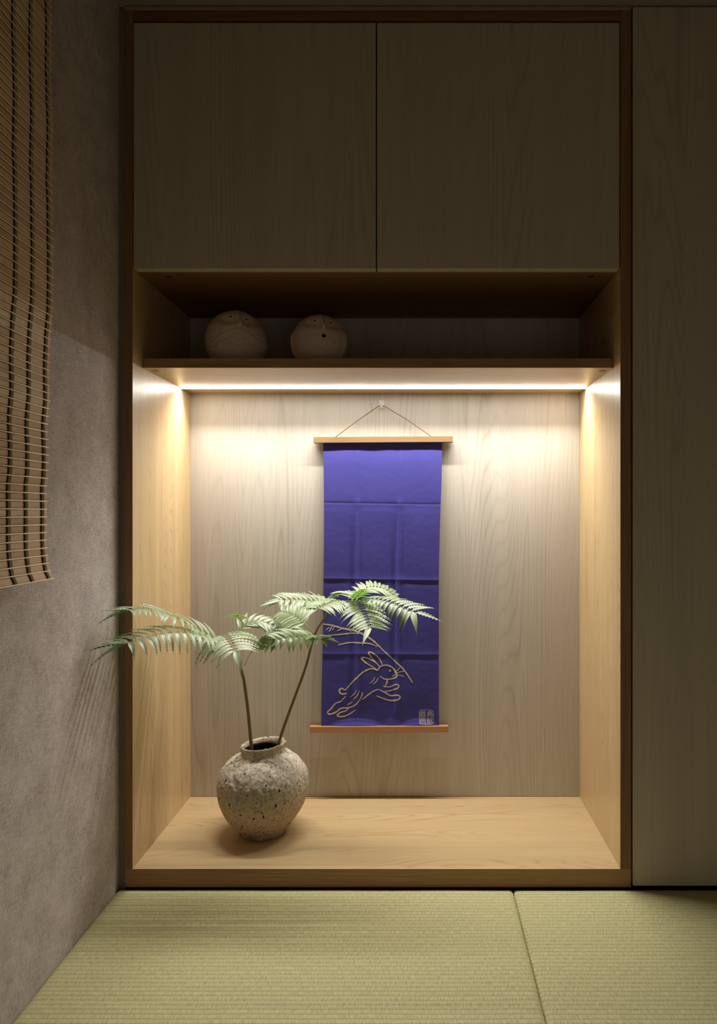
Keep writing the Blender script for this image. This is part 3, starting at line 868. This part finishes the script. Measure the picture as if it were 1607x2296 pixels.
# ------------------------------------------------------------------ rough stoneware vase
VC = Vector((-0.4546, 0.223, Z0))
def vase():
    root = empty('stoneware_vase', VC + Vector((0, 0, 0.0004)), 'rough pitted stoneware vase holding two fern branches on the alcove floor', 'vase')
    prof = [(0.000, 0.0), (0.058, 0.0), (0.066, 0.0015), (0.0675, 0.006), (0.070, 0.012), (0.0845, 0.028), (0.103, 0.052), (0.1185, 0.080), (0.1285, 0.108), (0.132, 0.135),
            (0.1295, 0.160), (0.121, 0.183), (0.106, 0.203), (0.088, 0.218), (0.0745, 0.2265), (0.0655, 0.2315), (0.0625, 0.237), (0.0630, 0.245), (0.0655, 0.2520), (0.0655, 0.2560), (0.0625, 0.2580),
            (0.0575, 0.2570), (0.0545, 0.2520), (0.0530, 0.244), (0.0560, 0.234), (0.078, 0.215), (0.106, 0.180), (0.118, 0.135), (0.100, 0.07), (0.06, 0.02), (0.0, 0.015)]
    pp = catmull([Vector((a, b, 0)) for a, b in prof], 9)
    n = 300
    bm = bmesh.new()
    rows = []
    inner0 = 21 * 9
    for idx, q in enumerate(pp):
        r, z = max(0.0, q.x), max(0.0, q.y)
        # outward normal in the section
        a, b = pp[max(idx - 1, 0)], pp[min(idx + 1, len(pp) - 1)]
        tx, tz = b.x - a.x, b.y - a.y
        l = math.hypot(tx, tz) or 1
        nx, nz = tz / l, -tx / l
        row = []
        for i in range(n):
            ph = 2 * math.pi * i / n
            cs, sn = math.cos(ph), math.sin(ph)
            p = Vector((r * cs, r * sn, z))
            d = 0.0
            if idx < inner0 and r > 0.03:
                up = sstep(0.10, 0.16, z + 0.012 * noise.noise(p * 22))
                d += 0.0022 * noise.noise(p * 12)
                v = noise.noise(p * 70)
                v2 = noise.noise(p * 170 + Vector((3, 1, 7)))
                d += up * (0.0019 * v + 0.0016 * v2 + 0.0011 * noise.noise(p * 330)) + (1 - up) * (0.0005 * v + 0.0003 * v2)
                # pits
                vo = noise.voronoi(p * 55)[0][0]
                if vo < 0.20: d -= 0.0016 * (1 - vo / 0.20)
                # flaky scars
                f = noise.noise(Vector((p.x * 40, p.y * 40, p.z * 16)) + Vector((9, 2, 5)))
                if f > 0.28: d -= 0.0030 * min(1, (f - 0.28) / 0.06) * (0.3 + 0.7 * up)
                if z > 0.235: d = d * 0.55 + 0.0009 * noise.noise(p * 50)
                d *= sstep(0.0, 0.008, z)
            lean = 1.0 + 0.018 * cs * sstep(0.05, 0.2, z)       # a slightly lopsided pot
            P3 = Vector(((r + d * nx) * cs * lean, (r + d * nx) * sn, z + d * nz))
            P3.z += 0.012 * P3.x / 0.066 * 0.45 * sstep(0.2, 0.25, z)   # mouth tips up to the right
            row.append(bm.verts.new(P3 + VC + Vector((0, 0, 0.0004))))
        rows.append(row)
    for A, B in zip(rows, rows[1:]):
        for i in range(n):
            j = (i + 1) % n
            bm.faces.new((A[i], A[j], B[j], B[i]))
    bmesh.ops.remove_doubles(bm, verts=bm.verts, dist=1e-6)
    bmesh.ops.recalc_face_normals(bm, faces=bm.faces)
    inner_faces = None
    m, nt, bs = new_mat('pitted_stoneware')
    tc = nd(nt, 'ShaderNodeTexCoord')
    O = tc.outputs['Object']
    sep = nd(nt, 'ShaderNodeSeparateXYZ'); nt.links.new(O, sep.inputs[0])
    nA = nd(nt, 'ShaderNodeTexNoise', i_Scale=14.0, i_Detail=5.0, i_Roughness=0.6); nt.links.new(O, nA.inputs['Vector'])
    nB = nd(nt, 'ShaderNodeTexNoise', i_Scale=120.0, i_Detail=5.0, i_Roughness=0.7); nt.links.new(O, nB.inputs['Vector'])
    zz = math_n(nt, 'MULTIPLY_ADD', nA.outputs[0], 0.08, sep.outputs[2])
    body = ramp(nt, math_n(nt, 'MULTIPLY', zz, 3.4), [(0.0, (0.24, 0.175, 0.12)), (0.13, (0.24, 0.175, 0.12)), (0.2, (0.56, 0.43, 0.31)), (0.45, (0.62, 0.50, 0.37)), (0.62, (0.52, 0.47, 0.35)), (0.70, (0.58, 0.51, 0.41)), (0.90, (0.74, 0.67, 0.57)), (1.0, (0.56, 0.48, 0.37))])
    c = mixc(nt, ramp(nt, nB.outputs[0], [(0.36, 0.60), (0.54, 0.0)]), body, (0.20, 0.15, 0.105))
    vo = nd(nt, 'ShaderNodeTexVoronoi', i_Scale=95.0); nt.links.new(O, vo.inputs['Vector'])
    mp = nd(nt, 'ShaderNodeMapping'); mp.inputs['Scale'].default_value = (1, 1, 0.55); nt.links.new(O, mp.inputs[0])
    vo2 = nd(nt, 'ShaderNodeTexVoronoi', i_Scale=48.0); nt.links.new(mp.outputs[0], vo2.inputs['Vector'])
    pn = nd(nt, 'ShaderNodeTexNoise', i_Scale=24.0, i_Detail=1.0); nt.links.new(O, pn.inputs['Vector'])
    pit = ramp(nt, math_n(nt, 'MULTIPLY_ADD', nB.outputs[0], 0.35, vo.outputs['Distance']), [(0.29, 1.0), (0.35, 0.0)])
    pit = math_n(nt, 'MULTIPLY', pit, ramp(nt, pn.outputs[0], [(0.48, 0.0), (0.54, 1.0)]))
    pit2 = ramp(nt, math_n(nt, 'MULTIPLY_ADD', nB.outputs[0], 0.25, vo2.outputs['Distance']), [(0.225, 1.0), (0.285, 0.0)])
    pm = math_n(nt, 'MAXIMUM', pit, pit2)
    c = mixc(nt, pm, c, (0.030, 0.017, 0.010))
    nt.links.new(c, bs.inputs['Base Color'])
    bs.inputs['Roughness'].default_value = 0.9
    bs.inputs['Specular IOR Level'].default_value = 0.08
    h = math_n(nt, 'SUBTRACT', nB.outputs[0], math_n(nt, 'MULTIPLY', pm, 1.2))
    bump(nt, bs, h, 1.0, 0.0028)
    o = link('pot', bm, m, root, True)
    o.data.materials.append(plain('shaded_inner_clay', (0.07, 0.05, 0.038), 0.95, 0.1, 0.4, 90))  # the shade inside the pot is put into this dark colour
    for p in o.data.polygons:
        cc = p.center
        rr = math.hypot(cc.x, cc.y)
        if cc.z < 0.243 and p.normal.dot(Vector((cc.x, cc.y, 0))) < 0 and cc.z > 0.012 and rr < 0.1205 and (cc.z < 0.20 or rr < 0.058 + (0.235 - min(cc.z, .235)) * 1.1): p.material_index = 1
vase()

# ------------------------------------------------------------------ fern branches
def leaf_mat(name, a, b, tr):
    m, nt, bs = new_mat(name)
    geo = nd(nt, 'ShaderNodeNewGeometry')
    tc = nd(nt, 'ShaderNodeTexCoord')
    n = nd(nt, 'ShaderNodeTexNoise', i_Scale=35.0, i_Detail=2.0); nt.links.new(tc.outputs['Object'], n.inputs['Vector'])
    f = math_n(nt, 'MULTIPLY_ADD', n.outputs[0], 0.6, math_n(nt, 'MULTIPLY', geo.outputs['Random Per Island'], 0.5))
    c = mixc(nt, f, a, b)
    nt.links.new(c, bs.inputs['Base Color'])
    bs.inputs['Roughness'].default_value = 0.38
    bs.inputs['Specular IOR Level'].default_value = 0.55
    t = nd(nt, 'ShaderNodeBsdfTranslucent'); t.inputs['Color'].default_value = (*tr, 1)
    mx = nd(nt, 'ShaderNodeMixShader', i_Fac=0.32)
    nt.links.new(bs.outputs[0], mx.inputs[1]); nt.links.new(t.outputs[0], mx.inputs[2])
    nt.links.new(mx.outputs[0], nt.nodes['Material Output'].inputs[0])
    return m
LEAF_A = leaf_mat('silvery_fern_leaf', (0.26, 0.335, 0.19), (0.42, 0.475, 0.32), (0.16, 0.30, 0.05))
LEAF_B = leaf_mat('fresh_fern_leaf', (0.23, 0.31, 0.14), (0.38, 0.44, 0.27), (0.20, 0.42, 0.05))
STEM = plain('olive_fern_stem', (0.22, 0.175, 0.075), 0.5, 0.4, 0.3, 60)
MIDR = plain('green_midrib', (0.26, 0.28, 0.12), 0.5, 0.4, 0.2, 60)
rng = random.Random(11)

def leaflet(bm, root, dirv, up, length, width, droop, curl=0.15):
    """serrated, rippled blade folded along its midrib; droop bends it down along its length"""
    n = 20
    d = dirv.normalized()
    side = d.cross(up).normalized()
    step = length / n
    p = root.copy()
    L = []
    ph = rng.uniform(0, 6)
    tw = rng.uniform(-0.25, 0.25)
    for i in range(n + 1):
        t = i / n
        nrm = side.cross(d).normalized()
        s2 = (side * math.cos(tw * t) + nrm * math.sin(tw * t)).normalized()
        w = width * 0.5 * (sstep(-0.02, 0.16, t) ** 0.8) * (1 - sstep(0.30, 1.02, t) ** 1.1 * 0.98)
        if t > 0.93: w = min(w, width * 0.04)
        if i == n: w = width * 0.01
        saw = 1.0 + (0.08 if i % 2 else -0.06) * (1 if 1 < i < n - 2 else 0)
        rip = 0.07 * width * (1 if i % 2 else -1) * (1 if 1 < i < n - 1 else 0)
        rise = nrm * (w * 0.30)
        L.append([bm.verts.new(p - s2 * w * saw + rise + nrm * rip), bm.verts.new(p - s2 * w * .5 + rise * .75 - nrm * rip * .2), bm.verts.new(p - nrm * 0.0),
                  bm.verts.new(p + s2 * w * .5 + rise * .75 + nrm * rip * .2), bm.verts.new(p + s2 * w * saw + rise - nrm * rip)])
        # gravity
        d = (d + Vector((0, 0, -1)) * droop * step / 0.05 * (0.6 + 0.9 * t)).normalized()
        side = (side - d * side.dot(d)).normalized()
        p = p + d * step
    for row in L:      # blades bend away from the oak side and the wall instead of piercing them
        for v in row:
            if v.co.y > -0.006: v.co.x = max(v.co.x, -0.7445)
            v.co.x = max(v.co.x, -0.7815)
    for a, b in zip(L, L[1:]):
        for k in range(4):
            bm.faces.new((a[k], a[k + 1], b[k + 1], b[k]))

def frond(branch, pts, pairs, lmax, term=None, width=0.0125, droop=(0.35, 0.35), ang=38, start=0.12, mat=LEAF_A, shape='mid', extra=(), upv=(0, 0, 1), sidescale=(1, 1)):
    lmax *= 1.27; width *= 1.10; droop = (droop[0] * 1.5, droop[1] * 1.25)
    c = catmull([P(*q) for q in pts], 12)
    cum = [0]
    for a, b in zip(c, c[1:]): cum.append(cum[-1] + (b - a).length)
    tot = cum[-1]
    def at(f):
        s = f * tot
        for i in range(len(c) - 1):
            if cum[i + 1] >= s:
                k = (s - cum[i]) / max(1e-9, cum[i + 1] - cum[i])
                return c[i].lerp(c[i + 1], k), (c[i + 1] - c[i]).normalized()
        return c[-1], (c[-1] - c[-2]).normalized()
    bm = bmesh.new()
    U = Vector(upv).normalized()
    for k in range(pairs):
        f = start + (0.985 - start) * k / max(1, pairs - 1)
        for s in (1, -1):
            ff = min(0.995, f + (0.012 if s > 0 else 0))
            p, T = at(ff)
            up = (U - T * U.dot(T)).normalized()
            S = T.cross(up) * s      # s=+1: right-hand side of travel
            if shape == 'mid': ln = lmax * (0.45 + 0.55 * math.sin(math.pi * min(1, 0.18 + 0.72 * ff)))
            elif shape == 'grow': ln = lmax * (0.35 + 0.65 * ff)
            elif shape == 'shrink': ln = lmax * (1.0 - 0.45 * ff)
            else: ln = lmax
            ln *= rng.uniform(0.9, 1.08) * sidescale[0 if s > 0 else 1]
            a = math.radians(ang + rng.uniform(-5, 5))
            dv = S * math.cos(a) + T * math.sin(a) + up * 0.12
            leaflet(bm, p, dv, up, ln, width * rng.uniform(0.9, 1.1) * (0.75 + 0.25 * ln / lmax), droop[0 if s > 0 else 1] * rng.uniform(0.85, 1.2))
    tips = ([term] if term else []) + list(extra)
    for tp in tips:
        p, T = at(1.0)
        q = P(*tp[:3])
        d = q - p
        ln = d.length * 1.03
        dr = tp[3] if len(tp) > 3 else 0.12
        up = (U - T * U.dot(T)).normalized()
        dv = d.normalized() + Vector((0, 0, 1)) * dr * ln / 0.05 * 0.5
        leaflet(bm, p, dv, up, ln, width * 1.15, dr)
    fr = link('frond', bm, mat, branch, True)
    bm = bmesh.new()
    tube(bm, [c[i] for i in range(len(c))], [0.0015 - 0.0008 * i / (len(c) - 1) for i in range(len(c))], 6)
    link('midrib', bm, MIDR, fr, True)
    return fr

def stem(branch, pts, r0, r1, name='stem'):
    c = catmull([P(*q) for q in pts], 10)
    n = len(c)
    bm = bmesh.new()
    tube(bm, c, [r0 + (r1 - r0) * i / (n - 1) for i in range(n)], 10)
    return link(name, bm, STEM, branch, True)

# left branch
b1 = empty('fern_branch', P(568, 1690, 0.205), 'silvery fern branch leaning left out of the vase toward the linen wall', 'fern branch', 'fern branches in the vase')
stem(b1, [(572, 1745, .230), (566, 1700, .213), (562, 1660, .205), (556, 1595, .203), (546, 1522, .200), (538, 1495, .198), (528, 1474, .195), (514, 1456, .193), (503, 1444, .190)], 0.0058, 0.0028)
frond(b1, [(503, 1444, .19), (470, 1424, .16), (430, 1404, .12), (395, 1385, .06), (350, 1371, .0), (308, 1366, -.08), (290, 1368, -.11)], 17, 0.060, (207, 1376, -.20, .10), droop=(0.25, 0.55), ang=42, shape='mid', extra=[(222, 1401, -.18, .25)], start=.08, upv=(0, -.5, .86))
frond(b1, [(503, 1444, .19), (462, 1428, .11), (410, 1417, .03), (350, 1422, -.05), (312, 1434, -.11), (286, 1441, -.14)], 14, 0.068, (180, 1464, -.235, .12), width=0.0145, droop=(0.25, 1.0), ang=20, shape='mid', extra=[(202, 1500, -.19, .25), (196, 1462, -.225, .1)], start=.12, upv=(0, -.45, .89))
frond(b1, [(498, 1424, .19), (508, 1430, .14), (518, 1444, .09), (527, 1460, .05)], 9, 0.098, (540, 1522, .0, .45), width=0.0150, droop=(0.45, 0.45), ang=16, shape='shrink', start=.06, upv=(0, -.45, .89))
frond(b1, [(514, 1456, .193), (532, 1424, .22), (548, 1402, .24), (572, 1393, .25), (602, 1399, .25), (626, 1415, .24)], 10, 0.046, (640, 1440, .22, .3), droop=(0.5, 0.5), ang=45, start=.35, extra=[], upv=(0, -.5, .86))
frond(b1, [(546, 1400, .24), (538, 1388, .22), (531, 1382, .2)], 2, 0.040, (522, 1378, .18, .1), droop=(0.4, 0.6), ang=30, start=.5)
frond(b1, [(548, 1492, .199), (562, 1464, .215), (588, 1444, .24), (618, 1421, .27), (640, 1404, .29)], 9, 0.048, (684, 1411, .30, .3), droop=(0.5, 0.4), ang=50, mat=LEAF_B, shape='grow', start=.3, upv=(0, -.8, .6))
# right branch
b2 = empty('fern_branch', P(625, 1685, 0.215), 'green fern branch rising right from the vase in front of the indigo cloth', 'fern branch', 'fern branches in the vase')
stem(b2, [(612, 1730, .245), (621, 1684, .215), (628, 1655, .203), (650, 1592, .20), (684, 1499, .195), (705, 1424, .19), (728, 1384, .19), (744, 1362, .19), (765, 1350, .19), (798, 1348, .185)], 0.0052, 0.0018)
G = dict(mat=LEAF_B)
frond(b2, [(744, 1362, .19), (715, 1350, .17), (680, 1345, .14), (648, 1344, .11), (632, 1345, .10)], 10, 0.050, (576, 1363, .05, .15), width=.0125, droop=(0.3, 0.55), ang=35, extra=[(590, 1367, .06, .2)], start=.1, upv=(0, -.5, .86), **G)
frond(b2, [(705, 1424, .19), (684, 1398, .21), (655, 1378, .24), (634, 1372, .26)], 9, 0.058, (606, 1392, .28, .4), width=.0125, droop=(0.35, 0.35), ang=32, start=.35, upv=(0, -.75, .66), **G)
frond(b2, [(705, 1424, .19), (678, 1426, .15), (650, 1428, .12), (622, 1434, .10)], 8, 0.050, (594, 1466, .08, .6), width=.0150, droop=(0.35, 0.7), ang=35, start=.05, extra=[(608, 1464, .08, .6)], upv=(0, -.6, .8), **G)
frond(b2, [(705, 1424, .19), (714, 1428, .16), (724, 1431, .13)], 2, 0.045, (769, 1447, .09, .15), width=.0125, droop=(0.4, 0.5), ang=30, start=.3, extra=[(773, 1421, .16, .08), (733, 1453, .10, .3)], **G)
frond(b2, [(760, 1346, .19), (742, 1349, .15), (726, 1356, .11), (712, 1364, .075)], 9, 0.082, (670, 1401, .02, .25), width=.0130, droop=(0.42, 0.42), ang=22, shape='shrink', start=.05, upv=(0, -.35, .94), **G)
frond(b2, [(798, 1347, .185), (808, 1360, .14), (819, 1381, .10), (829, 1405, .06)], 11, 0.068, (812, 1448, -.01, .12), width=.0120, droop=(0.32, 0.32), ang=24, shape='mid', start=.1, **G)
frond(b2, [(798, 1347, .185), (832, 1344, .13), (872, 1350, .07), (905, 1363, .02), (924, 1371, -.005)], 13, 0.056, (994, 1396, -.03, .1), width=.0130, droop=(1.0, 0.35), ang=22, shape='grow', start=.1, extra=[(934, 1430, -.07, .35)], upv=(0, -.35, .94), **G)
frond(b2, [(798, 1347, .185), (812, 1326, .22), (832, 1317, .25), (860, 1321, .28), (884, 1336, .30)], 12, 0.047, (903, 1356, .31, .3), width=.0110, droop=(0.4, 0.35), ang=35, start=.2, upv=(0, -.55, .83), **G)
frond(b2, [(790, 1348, .187), (786, 1334, .21), (772, 1328, .23), (756, 1334, .24)], 7, 0.045, (742, 1346, .245, .3), width=.0115, droop=(0.45, 0.45), ang=40, start=.2, **G)
frond(b2, [(790, 1348, .187), (803, 1334, .16), (812, 1326, .14)], 5, 0.034, (826, 1326, .12, .4), width=.0125, droop=(0.6, 0.6), ang=35, start=.2, **G)
frond(b2, [(744, 1362, .19), (732, 1350, .20), (722, 1343, .21)], 2, 0.035, (695, 1334, .22, .1), width=.0115, droop=(0.4, 0.4), ang=35, start=.5, **G)
